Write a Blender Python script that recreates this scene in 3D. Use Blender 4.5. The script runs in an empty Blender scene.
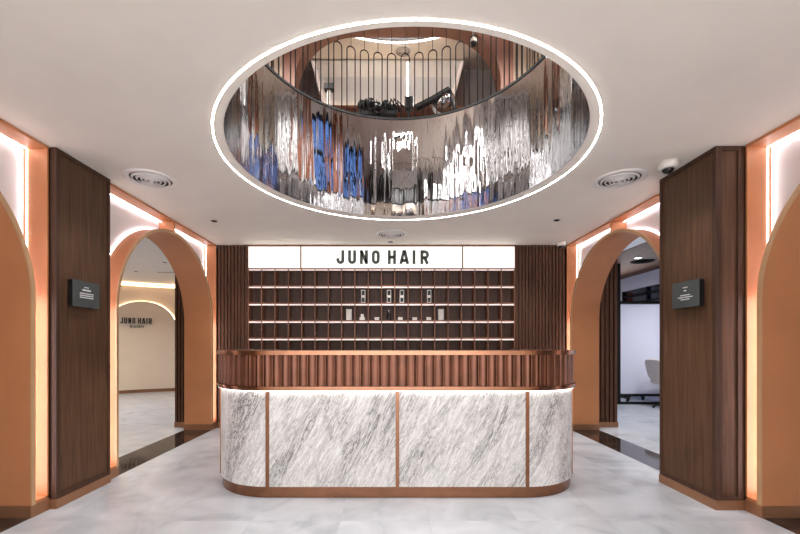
import bpy, math, random
from math import pi, sin, cos, sqrt, atan2, hypot
from mathutils import Vector
random.seed(7)
S = bpy.context.scene
COL = S.collection

# ------------------------------------------------------------------ camera
cam = bpy.data.objects.new('camera', bpy.data.cameras.new('camera'))
COL.objects.link(cam)
cam.location = (0, 0, 1.2)
cam.rotation_euler = (pi/2, 0, 0)
cam.data.sensor_width = 36
cam.data.lens = 391/800*36
cam.data.shift_x = 13/800
cam.data.shift_y = 78/800
cam.data.clip_start = 0.05
S.camera = cam

# ------------------------------------------------------------------ world, lights, exposure
S.view_settings.view_transform = 'Standard'
S.view_settings.look = 'None'
S.view_settings.exposure = 0.94
S.view_settings.gamma = 1.0
S.cycles.max_bounces = 8
S.cycles.diffuse_bounces = 4
S.cycles.glossy_bounces = 6
S.cycles.transmission_bounces = 4
S.cycles.caustics_reflective = False
S.cycles.caustics_refractive = False
S.cycles.sample_clamp_indirect = 4.0
w = bpy.data.worlds.new('dusk')
S.world = w
w.use_nodes = True
w.node_tree.nodes['Background'].inputs[0].default_value = (0.09, 0.18, 0.44, 1)
w.node_tree.nodes['Background'].inputs[1].default_value = 0.9

def area(name, loc, rot, sx, sy, power, col=(1, 1, 1), spread=180):
    l = bpy.data.lights.new(name, 'AREA')
    l.shape = 'RECTANGLE'; l.size = sx; l.size_y = sy
    l.energy = power; l.color = col; l.spread = math.radians(spread)
    o = bpy.data.objects.new(name, l); COL.objects.link(o)
    o.location = loc; o.rotation_euler = rot
    return o
def spot(name, loc, power, col=(1, .95, .88), ang=110, blend=.8, rad=.05):
    l = bpy.data.lights.new(name, 'SPOT')
    l.energy = power; l.color = col; l.spot_size = math.radians(ang); l.spot_blend = blend
    l.shadow_soft_size = rad
    o = bpy.data.objects.new(name, l); COL.objects.link(o)
    o.location = loc
    return o
# daylight through the shop front behind the camera
area('shopfront_daylight', (0.06, -3.35, 1.25), (math.radians(112), 0, 0), 4.6, 2.2, 105, (0.96, .97, 1))
# spots added without fittings to brighten the side rooms and the upper floor
for x, y in ((-5.2, 3.6), (-4.6, 6.0), (-6.6, 6.2), (-5.6, 8.0), (-7.4, 3.6)):
    spot('left_room_fill', (x, y, 2.72), 62, (1, .94, .87), 140, .7, .08)
for x, y in ((5.0, 3.6), (4.6, 5.2), (6.6, 5.6)):
    spot('right_room_fill', (x, y, 2.80), 62, (.97, .98, 1), 140, .7, .08)
area('frosted_pane_fill', (5.6, 9.0, 1.6), (pi/2, 0, pi/2), 2.0, 1.8, 24, (.88, .92, 1))  # unseen panel added to backlight the frosted glass; the windows are dark
for x, y in ((-1.6, 1.2), (1.8, 1.2), (-1.7, 4.6), (1.9, 4.6), (.1, -1.0), (-1.2, 2.9), (1.4, 2.9)):
    spot('upper_floor_fill', (x, y, 6.24), 190, (1, .95, .90), 150, .6, .10)  # added fill for the void and the drum, no fittings here
for x, y in ((-.9, .3), (1.0, .3), (-1.5, -1.9), (1.6, -1.9), (-.62, 1.42), (.75, 1.42), (-1.9, 3.0), (1.95, 3.0), (-1.9, 5.0), (1.9, 5.0), (.06, 5.2)):  # added fill spots without fittings; the pair before the desk tilts towards it
    o_ = spot('lower_ceiling_fill', (x, y, 2.63), (10 if y < 1 else 24 if y < 2 else 20) if y < 4 else 30, (1, .955, .905), 110 if y > 2 else 85, .9, .08)
    if 1 < y < 2: o_.rotation_euler = (math.radians(32), 0, 0)

# ------------------------------------------------------------------ materials
def lin(c):
    return tuple(((v/255)/12.92 if v/255 <= .04045 else ((v/255+.055)/1.055)**2.4) for v in c) + (1,)
class NT:
    def __init__(s, name):
        s.m = bpy.data.materials.new(name); s.m.use_nodes = True
        s.t = s.m.node_tree; s.b = s.t.nodes['Principled BSDF']
    def n(s, typ, **kw):
        nd = s.t.nodes.new(typ)
        for k, v in kw.items():
            if k in nd.inputs: nd.inputs[k].default_value = v
            else: setattr(nd, k, v)
        return nd
    def l(s, a, b): s.t.links.new(a, b)
    def coords(s, scale=(1, 1, 1), rot=(0, 0, 0), loc=(0, 0, 0)):
        g = s.n('ShaderNodeNewGeometry')
        mp = s.n('ShaderNodeMapping'); mp.inputs['Scale'].default_value = scale
        mp.inputs['Rotation'].default_value = rot; mp.inputs['Location'].default_value = loc
        s.l(g.outputs['Position'], mp.inputs['Vector']); return mp.outputs[0]
    def noise(s, vec, scale=5, detail=4, rough=.5, dist=0):
        nd = s.n('ShaderNodeTexNoise'); nd.inputs['Scale'].default_value = scale
        nd.inputs['Detail'].default_value = detail; nd.inputs['Roughness'].default_value = rough
        nd.inputs['Distortion'].default_value = dist
        s.l(vec, nd.inputs['Vector']); return nd.outputs['Fac']
    def ramp(s, fac, stops):
        r = s.n('ShaderNodeValToRGB'); e = r.color_ramp.elements
        while len(e) < len(stops): e.new(.5)
        for i, (p, c) in enumerate(stops): e[i].position = p; e[i].color = lin(c)
        s.l(fac, r.inputs[0]); return r.outputs[0]
    def bump(s, fac, strength=.2, dist=.01):
        b = s.n('ShaderNodeBump'); b.inputs['Strength'].default_value = strength
        b.inputs['Distance'].default_value = dist
        s.l(fac, b.inputs['Height']); s.l(b.outputs[0], s.b.inputs['Normal'])
def flat(name, c, rough=.5, metal=0, spec=.5, vary=.04, scale=3.0):
    k = NT(name)
    f = k.noise(k.coords(), scale, 3)
    lo = tuple(max(0, v*(1-vary)) for v in c); hi = tuple(min(255, v*(1+vary)) for v in c)
    k.l(k.ramp(f, [(.3, lo), (.7, hi)]), k.b.inputs['Base Color'])
    k.b.inputs['Roughness'].default_value = rough; k.b.inputs['Metallic'].default_value = metal
    k.b.inputs['Specular IOR Level'].default_value = spec
    return k.m
def emit(name, c, strength):
    k = NT(name)
    k.b.inputs['Base Color'].default_value = lin(c)
    k.b.inputs['Emission Color'].default_value = lin(c)
    k.b.inputs['Emission Strength'].default_value = strength
    return k.m
def wood(name, dark, light, rough=.45, sc=(14, 14, .55), spec=.4):
    k = NT(name)
    v = k.coords(scale=sc)
    f = k.noise(v, 3.0, 8, .6, .6)
    f2 = k.noise(k.coords(scale=(70, 70, 1.2)), 3.0, 3)
    mx = k.n('ShaderNodeMix'); mx.inputs[0].default_value = .4
    k.l(f, mx.inputs[2]); k.l(f2, mx.inputs[3])
    k.l(k.ramp(mx.outputs[0], [(.32, dark), (.66, light)]), k.b.inputs['Base Color'])
    k.b.inputs['Roughness'].default_value = rough; k.b.inputs['Specular IOR Level'].default_value = spec
    k.bump(mx.outputs[0], .15, .004)
    return k.m
M = {}
M['ceiling'] = flat('ceiling_paint', (242, 233, 222), .7, vary=.01)
M['cream'] = flat('cream_paint', (232, 214, 192), .6, vary=.01)
M['upper_wall'] = flat('upper_wall_paint', (206, 203, 202), .6, vary=.01)
M['white'] = flat('white_paint', (240, 240, 242), .6, vary=.01)
M['copper_paint'] = flat('copper_paint', (192, 126, 82), .45, .1, vary=.03)
M['copper'] = flat('brushed_copper', (142, 100, 76), .26, 1.0, vary=.05, scale=12)
M['bronze'] = flat('bronze_skirting', (156, 112, 82), .35, .5, vary=.06)
M['gold_edge'] = flat('pale_gold_edge', (198, 158, 118), .4, .2)
M['wood_dark'] = wood('dark_walnut', (50, 32, 24), (84, 57, 42), .5, spec=.25)
M['wood_pillar'] = wood('stained_oak', (60, 40, 27), (102, 74, 54), .5, spec=.2)
M['wood_slat'] = wood('slat_walnut', (64, 40, 29), (104, 70, 52), .55, spec=.2)
M['wood_back'] = wood('shelf_back_walnut', (78, 56, 46), (108, 80, 66), .55)
M['wood_shelf'] = wood('shelf_walnut', (112, 74, 56), (156, 110, 86), .45)
M['wood_ceiling'] = wood('timber_ceiling', (92, 66, 52), (128, 96, 78), .6, spec=.15, sc=(6, .6, 6))
M['black'] = flat('black_metal', (16, 16, 17), .55, .1, spec=.3)
M['black_plastic'] = flat('black_plastic', (20, 20, 22), .3)
M['plaque'] = flat('grey_plaque', (66, 72, 72), .45)
M['matte_black'] = flat('matte_black', (22, 20, 20), .9, spec=.1)
M['chrome'] = flat('chrome', (220, 220, 222), .08, 1.0, vary=.0)
M['letter'] = flat('grey_lettering', (84, 90, 84), .5)
M['letter_dark'] = flat('dark_lettering', (36, 32, 30), .5)
M['vent'] = flat('vent_enamel', (236, 230, 224), .4)
M['vent_dark'] = flat('vent_shadow_gap', (46, 40, 38), .6)
M['beige'] = flat('beige_leather', (226, 210, 190), .5)
M['white_gloss'] = flat('white_gloss_card', (238, 230, 220), .4)
M['slate'] = flat('dark_slate_paint', (70, 72, 80), .5)
M['brown_paint'] = flat('brown_paint', (136, 82, 58), .5)
M['orange'] = flat('orange_curtain', (200, 92, 40), .7)
M['mirror_glass'] = flat('window_dark_glass', (20, 32, 46), .05, .2)
M['print'] = flat('white_print', (225, 225, 225), .6)
M['led'] = emit('white_led', (255, 250, 246), 14)
M['led_ring'] = emit('ring_led', (255, 251, 247), 13)
M['led_soft'] = emit('soft_led', (255, 236, 228), .24)
M['led_warm'] = emit('warm_led', (255, 226, 188), 7)
M['led_desk'] = emit('desk_led', (255, 250, 246), 4)
M['led_jamb'] = emit('jamb_led', (248, 244, 255), 8)
M['led_niche'] = emit('niche_led', (246, 248, 255), 10)
M['sign_face'] = emit('sign_diffuser', (255, 252, 243), .52)
M['lamp_tube'] = emit('lamp_tube', (255, 252, 246), 5)

# floor tiles
k = NT('marble_floor_tile')
g = k.n('ShaderNodeNewGeometry'); sp = k.n('ShaderNodeSeparateXYZ'); k.l(g.outputs['Position'], sp.inputs[0])
def mth(op, a, b=None):
    nd = k.n('ShaderNodeMath', operation=op)
    for i, v in enumerate((a, b)):
        if v is None: continue
        if isinstance(v, (int, float)): nd.inputs[i].default_value = v
        else: k.l(v, nd.inputs[i])
    return nd.outputs[0]
tx = mth('DIVIDE', mth('ADD', sp.outputs[0], 1.53+60.6), .606)
ty = mth('DIVIDE', mth('ADD', sp.outputs[1], -2.67+65.5), .655)
fx, fy = mth('FRACT', tx), mth('FRACT', ty)
ex = mth('MINIMUM', fx, mth('SUBTRACT', 1, fx)); ey = mth('MINIMUM', fy, mth('SUBTRACT', 1, fy))
joint = mth('LESS_THAN', mth('MINIMUM', ex, ey), .003)
cb = k.n('ShaderNodeCombineXYZ'); k.l(mth('FLOOR', tx), cb.inputs[0]); k.l(mth('FLOOR', ty), cb.inputs[1])
wn = k.n('ShaderNodeTexWhiteNoise'); k.l(cb.outputs[0], wn.inputs[0])
va = k.n('ShaderNodeVectorMath', operation='MULTIPLY_ADD'); k.l(wn.outputs['Color'], va.inputs[0])
va.inputs[1].default_value = (9, 9, 9); k.l(g.outputs['Position'], va.inputs[2])
n1 = k.noise(va.outputs[0], 2.2, 6, .55, 1.4)
tint = mth('ADD', n1, mth('MULTIPLY', wn.outputs['Value'], .10))
cr = k.ramp(tint, [(.36, (160, 164, 172)), (.5, (180, 184, 191)), (.72, (195, 198, 205))])
mx = k.n('ShaderNodeMix', data_type='RGBA'); k.l(joint, mx.inputs[0]); k.l(cr, mx.inputs[6])
mx.inputs[7].default_value = lin((178, 178, 184)); k.l(mx.outputs[2], k.b.inputs['Base Color'])
k.b.inputs['Roughness'].default_value = .33
k.b.inputs['Specular IOR Level'].default_value = .4
M['floor'] = k.m

# threshold stone
k = NT('polished_dark_stone')
f = k.noise(k.coords(), 6, 6, .6, .5)
k.l(k.ramp(f, [(.4, (34, 26, 24)), (.68, (74, 60, 54))]), k.b.inputs['Base Color'])
k.b.inputs['Roughness'].default_value = .06
M['threshold'] = k.m

# veined desk stone : streaks leaning to the right as they rise
k = NT('veined_marble')
gg = k.n('ShaderNodeNewGeometry')
def rotmap(ang, sc):
    a = k.n('ShaderNodeMapping', vector_type='POINT'); a.inputs['Rotation'].default_value = (0, ang, 0)
    b = k.n('ShaderNodeMapping', vector_type='POINT'); b.inputs['Scale'].default_value = sc
    k.l(gg.outputs['Position'], a.inputs['Vector']); k.l(a.outputs[0], b.inputs['Vector']); return b.outputs[0]
A = math.radians(-28)
v1 = k.noise(rotmap(A, (13, 13, 1.5)), 3.0, 9, .7, .8)
v2 = k.noise(rotmap(A, (2.2, 2.2, .6)), 1.9, 4, .5, .6)
v3 = k.noise(rotmap(A, (42, 42, 4)), 3.0, 7, .75, .5)
c1 = k.ramp(v1, [(.26, (196, 193, 192)), (.40, (224, 221, 218)), (.52, (238, 236, 232)), (.8, (246, 243, 239))])
def ridge(v, w_):
    a = k.n('ShaderNodeMath', operation='SUBTRACT'); k.l(v, a.inputs[0]); a.inputs[1].default_value = .5
    b = k.n('ShaderNodeMath', operation='ABSOLUTE'); k.l(a.outputs[0], b.inputs[0]); return b.outputs[0]
v4 = k.noise(rotmap(A, (7, 7, .9)), 3.0, 10, .72, .9)
v5 = k.noise(rotmap(A, (12, 12, 1.8)), 3.0, 8, .7, 1.2)
l1 = k.ramp(ridge(v4, 0), [(.0, (88, 86, 90)), (.012, (140, 138, 140)), (.030, (238, 238, 238)), (1, (255, 255, 255))])
l2 = k.ramp(ridge(v5, 0), [(.0, (120, 116, 118)), (.016, (186, 183, 183)), (.042, (255, 255, 255)), (1, (255, 255, 255))])
r2 = k.n('ShaderNodeValToRGB'); r2.color_ramp.elements[0].position = .44; r2.color_ramp.elements[1].position = .64
r2.color_ramp.elements[0].color = (.3, .3, .3, 1)
k.l(v2, r2.inputs[0])
c3 = k.ramp(v3, [(.31, (112, 108, 108)), (.40, (196, 192, 190)), (.49, (250, 249, 247)), (.8, (255, 255, 255))])
def mul(a, b, f):
    q = k.n('ShaderNodeMix', data_type='RGBA', blend_type='MULTIPLY')
    if isinstance(f, float): q.inputs[0].default_value = f
    else: k.l(f, q.inputs[0])
    k.l(a, q.inputs[6]); k.l(b, q.inputs[7]); return q.outputs[2]
k.l(mul(mul(mul(c1, l1, r2.outputs[0]), l2, .45), c3, r2.outputs[0]), k.b.inputs['Base Color'])
k.b.inputs['Roughness'].default_value = .35
k.bump(v3, .25, .006)
M['marble'] = k.m

# rippled polished steel of the drum
k = NT('rippled_mirror_steel')
k.b.inputs['Base Color'].default_value = (.86, .87, .90, 1)
k.b.inputs['Metallic'].default_value = 1; k.b.inputs['Roughness'].default_value = .015
r1 = k.noise(k.coords(scale=(3.4, 3.4, .35)), 1.6, 2, .45, .2)
r3 = k.noise(k.coords(scale=(9, 9, .3)), 1.5, 2, .5, .1)
ad = k.n('ShaderNodeMath', operation='MULTIPLY_ADD'); k.l(r3, ad.inputs[0]); ad.inputs[1].default_value = .34; k.l(r1, ad.inputs[2])
k.bump(ad.outputs[0], .38, .045)
M['mirror'] = k.m

# frosted glass
k = NT('frosted_glass')
tr = k.n('ShaderNodeBsdfTranslucent'); tr.inputs[0].default_value = (.86, .86, .93, 1)
df = k.n('ShaderNodeBsdfDiffuse'); df.inputs[0].default_value = (.8, .8, .86, 1)
ms = k.n('ShaderNodeMixShader'); ms.inputs[0].default_value = .45
k.l(tr.outputs[0], ms.inputs[1]); k.l(df.outputs[0], ms.inputs[2])
k.l(ms.outputs[0], k.t.nodes['Material Output'].inputs[0])
M['frosted'] = k.m
# clear window glass
k = NT('clear_glass')
tp = k.n('ShaderNodeBsdfTransparent'); gl = k.n('ShaderNodeBsdfGlossy'); gl.inputs['Roughness'].default_value = .02
ms = k.n('ShaderNodeMixShader'); ms.inputs[0].default_value = .08
k.l(tp.outputs[0], ms.inputs[1]); k.l(gl.outputs[0], ms.inputs[2])
k.l(ms.outputs[0], k.t.nodes['Material Output'].inputs[0])
M['clear'] = k.m

# ------------------------------------------------------------------ mesh helpers
class MB:
    def __init__(s): s.v = []; s.f = []; s.sm = []
    def add(s, vs, fs, smooth=False):
        o = len(s.v); s.v += [tuple(p) for p in vs]
        for f in fs: s.f.append(tuple(i+o for i in f)); s.sm.append(smooth)
        return s
    def box(s, x0, x1, y0, y1, z0, z1):
        if x0 > x1: x0, x1 = x1, x0
        if y0 > y1: y0, y1 = y1, y0
        if z0 > z1: z0, z1 = z1, z0
        return s.add([(x0,y0,z0),(x1,y0,z0),(x1,y1,z0),(x0,y1,z0),(x0,y0,z1),(x1,y0,z1),(x1,y1,z1),(x0,y1,z1)],
            [(0,3,2,1),(4,5,6,7),(0,1,5,4),(1,2,6,5),(2,3,7,6),(3,0,4,7)])
    def sheet(s, A, B, closed=False, smooth=True):
        """quads between two rows of points"""
        n = len(A); o = list(A)+list(B)
        fs = [(i, i+1, n+i+1, n+i) for i in range(n-1)]
        if closed: fs.append((n-1, 0, n, 2*n-1))
        return s.add(o, fs, smooth)
    def loft(s, rows, closed=False, cap=True, smooth=True):
        """rows: list of equal length closed loops"""
        n = len(rows[0]); vs = [p for r in rows for p in r]; fs = []
        R = len(rows)
        for j in range(R-1 if not closed else R):
            a = j*n; b = ((j+1) % R)*n
            for i in range(n): fs.append((a+i, a+(i+1) % n, b+(i+1) % n, b+i))
        s.add(vs, fs, smooth)
        if cap and not closed:
            s.add(rows[0], [tuple(reversed(range(n)))]); s.add(rows[-1], [tuple(range(n))])
        return s
    def tube(s, pts, r, n=8, closed=False, smooth=True):
        pts = [Vector(p) for p in pts]; rows = []; m = len(pts)
        up = None
        for i, p in enumerate(pts):
            if closed: t = pts[(i+1) % m]-pts[i-1]
            else: t = pts[min(i+1, m-1)]-pts[max(i-1, 0)]
            t.normalize()
            if up is None:
                up = Vector((0, 0, 1)) if abs(t.z) < .9 else Vector((1, 0, 0))
            u = up-t*up.dot(t)
            if u.length < 1e-6: u = Vector((1, 0, 0)) if abs(t.x) < .9 else Vector((0, 1, 0)); u = u-t*u.dot(t)
            u.normalize(); up = u; w_ = t.cross(u)
            rr = r[i] if isinstance(r, (list, tuple)) else r
            rows.append([p+u*rr*cos(2*pi*k/n)+w_*rr*sin(2*pi*k/n) for k in range(n)])
        return s.loft(rows, closed, True, smooth)
    def lathe(s, c, prof, n=40, axis='z'):
        """prof: (r, h) pairs, revolved about a vertical line through c"""
        rows = []
        for k in range(n):
            a = 2*pi*k/n
            if axis == 'z': rows.append([(c[0]+r*cos(a), c[1]+r*sin(a), c[2]+h) for r, h in prof])
            elif axis == 'y': rows.append([(c[0]+r*cos(a), c[1]+h, c[2]+r*sin(a)) for r, h in prof])
        m = len(prof); vs = [p for r in rows for p in r]; fs = []
        for k in range(n):
            a = k*m; b = ((k+1) % n)*m
            for i in range(m-1): fs.append((a+i, b+i, b+i+1, a+i+1))
        return s.add(vs, fs, True)
    def build(s, name, mat, parent=None, bevel=0, kind=None):
        me = bpy.data.meshes.new(name)
        org = Vector((0, 0, 0))
        p = parent
        while p is not None: org += p.location; p = p.parent
        if parent is None and s.v:
            org = Vector(s.v[0])*0
        me.from_pydata([tuple(Vector(v)-org) for v in s.v], [], s.f)
        me.validate(); me.update()
        for q, sm in zip(me.polygons, s.sm): q.use_smooth = sm
        me.materials.append(M[mat] if isinstance(mat, str) else mat)
        import bmesh
        b = bmesh.new(); b.from_mesh(me)
        bmesh.ops.recalc_face_normals(b, faces=b.faces); b.to_mesh(me); b.free()
        o = bpy.data.objects.new(name, me); COL.objects.link(o)
        if parent: o.parent = parent
        if kind: o['kind'] = kind
        if bevel:
            md = o.modifiers.new('bevel', 'BEVEL'); md.width = bevel; md.segments = 2; md.limit_method = 'ANGLE'
        return o
def B(*a): return MB().box(*a)
def thing(name, label, cat, loc=(0, 0, 0), group=None):
    o = bpy.data.objects.new(name, None); COL.objects.link(o)
    o.location = loc; o.empty_display_size = .1
    o['label'] = label; o['category'] = cat; o['kind'] = 'thing'
    if group: o['group'] = group
    return o
def dup(root, loc, label=None, group=None):
    r = root.copy(); COL.objects.link(r); r.location = loc
    if label: r['label'] = label
    if group: r['group'] = group
    for ch in list(root.children):
        c = ch.copy(); COL.objects.link(c); c.parent = r
        for g_ in list(ch.children):
            d = g_.copy(); COL.objects.link(d); d.parent = c
    return r
def struct(name, mb, mat): return mb.build(name, mat, kind='structure')

# columns with an arched hole: wall between y0..y1, x0..x1
def arched_wall(mb, x0, x1, y0, y1, z0, z1, yc, R, zs):
    mb.box(x0, x1, y0, yc-R, z0, z1); mb.box(x0, x1, yc+R, y1, z0, z1)
    n = 48; prev = None
    A_ = [(yc-R*cos(pi*i/n), zs+R*sin(pi*i/n)) for i in range(n+1)]
    lo0 = [(x0, y, z) for y, z in A_]; hi0 = [(x0, y, z1) for y, z in A_]
    lo1 = [(x1, y, z) for y, z in A_]; hi1 = [(x1, y, z1) for y, z in A_]
    mb.sheet(lo0, hi0, smooth=False); mb.sheet(lo1, hi1, smooth=False); mb.sheet(lo0, lo1); mb.sheet(hi0, hi1, smooth=False)
    return mb
def arch_band(mb, x0, x1, yc, R, t, zs, z0, closed_in=True):
    n = 56
    path = [(-1, z0)] + [(None, i) for i in range(n+1)] + [(1, z0)]
    def pt(q, r, x):
        if q[0] is None: return (x, yc-r*cos(pi*q[1]/n), zs+r*sin(pi*q[1]/n))
        return (x, yc+q[0]*r, q[1])
    rows = [[pt(q, R, x0), pt(q, R, x1), pt(q, R+t, x1), pt(q, R+t, x0)] for q in path]
    m = 4; 
    for a, b in ((0, 1), (1, 2), (2, 3), (3, 0)):
        mb.sheet([r[a] for r in rows], [r[b] for r in rows])
    mb.add(rows[0], [(0, 1, 2, 3)]); mb.add(rows[-1], [(0, 1, 2, 3)])
    return mb

# ------------------------------------------------------------------ the setting : ground floor
XL, XR = -2.47, 2.60
ZC = 2.65
CX, CY, RH = 0.128, 3.09, 1.31      # hole in the ceiling
def slab_with_hole(mb, x0, x1, y0, y1, z0, z1, cx, cy, R, n=128):
    ins, out = [], []
    for i in range(n):
        a = 2*pi*i/n; c, s_ = cos(a), sin(a)
        t = min(((x1-cx)/c if c > 1e-9 else 1e9), ((x0-cx)/c if c < -1e-9 else 1e9),
                ((y1-cy)/s_ if s_ > 1e-9 else 1e9), ((y0-cy)/s_ if s_ < -1e-9 else 1e9))
        ins.append((cx+R*c, cy+R*s_)); out.append((cx+t*c, cy+t*s_))
    # make sure the corners are there: snap the nearest ray to each corner
    for X in (x0, x1):
        for Y in (y0, y1):
            j = min(range(n), key=lambda q: hypot(out[q][0]-X, out[q][1]-Y)); out[j] = (X, Y)
    for z in (z0, z1):
        mb.sheet([(x, y, z) for x, y in ins], [(x, y, z) for x, y in out], True, False)
    mb.sheet([(x, y, z0) for x, y in ins], [(x, y, z1) for x, y in ins], True, True)
    mb.sheet([(x, y, z0) for x, y in out], [(x, y, z1) for x, y in out], True, False)
    return mb
struct('floor', B(-9.5, 7.5, -3.6, 11.5, -.1, 0), 'floor')
struct('ceiling', slab_with_hole(MB(), XL-.4, XR+.4, -3.5, 5.95, ZC, ZC+.08, CX, CY, RH), 'ceiling')
struct('wall_back', B(XL-.6, XR+.75, 5.86, 6.0, 0, 2.73), 'wood_dark')

RA, TA, ZS = .96, .025, 1.52
def portal(s, X, y0, y1, yc, label, fin=True):
    """copper lined archway in a backlit niche. s = -1 left, +1 right"""
    D = .175
    t = thing('archway', label, 'archway', (s*X, yc, 0), 'copper archways')
    a, b = s*X, s*(X+D)
    arched_wall(MB(), s*(X+D), s*(X+D+.015), y0, y1, .09, ZC-.02, yc, RA+TA+.005, ZS).build('back_panel', 'white', t)
    f = MB().box(a, b, y0, y1, ZC-.022, ZC-.001).box(a, b, y0, y0+.012, .09, ZC-.022).box(a, b, y1-.012, y1, .09, ZC-.022)
    f.box(a, b, y0, yc-RA-TA, .085, .105).box(a, b, yc+RA+TA, y1, .085, .105)
    f.build('niche_frame', 'copper_paint', t)
    if fin:
        B(a, b, yc-.012, yc+.012, ZS+RA+TA, ZC-.022).build('divider', 'copper_paint', t)
    band = arch_band(MB(), s*(X-.0), s*(X+.385), yc, RA, TA, ZS, .085).build('arch_lining', 'copper_paint', t)
    arch_band(MB(), s*(X-.010), s*(X-.0005), yc, RA-.002, TA+.006, ZS, .085).build('edge_trim', 'gold_edge', band)
    for q0, q1 in ((y0, yc-RA+.006), (yc+RA-.006, y1)):
        B(s*(X-.006), s*(X+.39), q0, q1, 0, .085).build('plinth', 'bronze', t)
    B(s*X, s*(X+.385), yc-RA+.007, yc+RA-.007, 0, .003).build('threshold', 'threshold', t)
    # light strips against the back panel : top and both ends, and round the arch
    e = s*(X+D-.030); e2 = s*(X+D-.025)
    L = MB().box(e, e2, y0+.013, y1-.013, ZC-.027, ZC-.0225)
    L.box(e, e2, y0+.0125, y0+.017, .106, ZC-.035).box(e, e2, y1-.017, y1-.0125, .106, ZC-.035)
    L.build('light_strip', 'led_niche', t)
    arch_band(MB(), s*(X+D-.012), s*(X+D-.007), yc, RA+TA+.0005, .004, ZS, .106).build('light_strip', 'led_niche', t)
    B(s*(X+.07), s*(X+.10), yc+RA+TA+.001, yc+RA+TA+.004, .12, 1.55).build('light_strip', 'led_jamb', t)
    B(s*(X+.07), s*(X+.10), y0+.0125, y0+.0155, .12, 1.55).build('light_strip', 'led_jamb', t)
    return t
portal(-1, -XL, 3.425, 5.665, 4.545, 'copper lined archway opening onto the cream room with the wall lettering')
portal(-1, -XL, .655, 2.855, 1.75, 'copper archway with glowing niche before the left wooden pillar')
portal(1, XR, 3.435, 5.665, 4.545, 'copper lined archway opening onto the frosted glass screen')
portal(1, XR, .655, 2.835, 1.75, 'copper archway with glowing niche before the right wooden pillar')
# walls beside and behind the archways
def side_wall(name, s, X):
    m = MB()
    for y0, y1, yc in ((3.14, 6.0, 4.545), (.655, 3.14, 1.75)):
        arched_wall(m, s*(X+.192), s*(X+.38), y0, y1, 0, 3.09, yc, RA+TA+.002, ZS)
    m.box(s*X, s*(X+.38), -3.5, .65, 0, ZC)
    struct(name, m, 'cream')
side_wall('wall_left', -1, -XL); side_wall('wall_right', 1, XR)
struct('wall_front', MB().box(XL, -2.3, -3.6, -3.5, 0, ZC).box(2.4, XR, -3.6, -3.5, 0, ZC).box(-2.3, 2.4, -3.6, -3.5, 2.5, ZC), 'cream')
wf = MB()
for x in (-2.3, -.75, .8, 2.35): wf.box(x, x+.05, -3.58, -3.52, 0, 2.5)
wf.box(-2.25, 2.35, -3.58, -3.52, 0, .06).box(-2.25, 2.35, -3.58, -3.52, 2.42, 2.5)
wf = struct('window_1', wf, 'black')
B(-2.24, 2.34, -3.555, -3.545, .07, 2.41).build('pane', 'clear', wf)

# pillars
def pillar(s, xf, xb, y0, y1, label):
    t = thing('wood_clad_pillar', label, 'pillar', (s*(xf+xb)/2, (y0+y1)/2, 0), 'wood clad pillars')
    e = .012; bw = .035
    m = B(s*(xf+e), s*xb, y0+e, y1-e, .07, ZC-.002); m.build('veneer_panel', 'wood_pillar', t)
    f = MB()
    # stiles and rails on the room face
    f.box(s*xf, s*(xf+e+.001), y0, y0+bw, .07, ZC-.002).box(s*xf, s*(xf+e+.001), y1-bw*.6, y1, .07, ZC-.002)
    f.box(s*xf, s*(xf+e+.001), y0+bw, y1-bw*.6, ZC-.03, ZC-.002).box(s*xf, s*(xf+e+.001), y0+bw, y1-bw*.6, .07, .105)
    # on the face towards the street
    X2 = xb if s > 0 else xb
    if s > 0: X2 = XR-.004
    else: X2 = -XL-.004
    if X2-xf > .1:
        f.box(s*(xf+e), s*(xf+.05), y0, y0+e, .07, ZC-.002).box(s*(X2-.045), s*X2, y0, y0+e, .07, ZC-.002)
        f.box(s*(xf+.05), s*(X2-.045), y0, y0+e, ZC-.035, ZC-.002).box(s*(xf+.05), s*(X2-.045), y0, y0+e, .07, .10)
    else: f.box(s*(xf+e), s*X2, y0, y0+e, .07, ZC-.002)
    f.build('frame_moulding', 'wood_dark', t, bevel=.002)
    B(s*(xf-.004), s*xb, y0-.004, y1+.002, 0, .07).build('plinth', 'bronze', t)
pillar(-1, 2.42, 2.66, 2.862, 3.42, 'dark wood clad pillar on the left carrying a grey plaque')
pillar(1, 2.39, 2.79, 2.842, 3.43, 'dark wood clad pillar on the right, its broad front face showing')
def plaque(s, xf, y0, y1, z0, z1, label, rows):
    t = thing('wall_plaque', label, 'plaque', (s*xf, (y0+y1)/2, (z0+z1)/2), 'grey plaques on the pillars')
    B(s*(xf-.030), s*(xf-.0255), y0, y1, z0, z1).build('plate', 'plaque', t)
    B(s*(xf-.0254), s*(xf+.0118), y0+.002, y1-.002, z0+.002, z1-.002).build('backing', 'black_plastic', t)
    yc = (y0+y1)/2; X = xf-.0312
    for z, w_, h in rows:
        m = MB()
        y = yc-w_/2; yend = yc+w_/2
        while y < yend-.002:
            l = random.uniform(.004, .009); m.box(s*X, s*(X+.002), y, min(y+l, yend), z-h/2, z+h/2); y += l+.0025
        m.build('text_line', 'print', t)
plaque(-1, 2.42, 2.975, 3.25, 1.497, 1.703, 'small grey plaque with five lines of white print on the left pillar',
       [(1.655, .05, .007), (1.633, .09, .013), (1.606, .14, .008), (1.590, .14, .008), (1.574, .14, .008)])
plaque(1, 2.39, 2.957, 3.235, 1.497, 1.703, 'small grey plaque with a short second line of print on the right pillar',
       [(1.655, .05, .007), (1.630, .025, .010), (1.595, .10, .008), (1.578, .15, .008), (1.561, .09, .008)])

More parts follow.
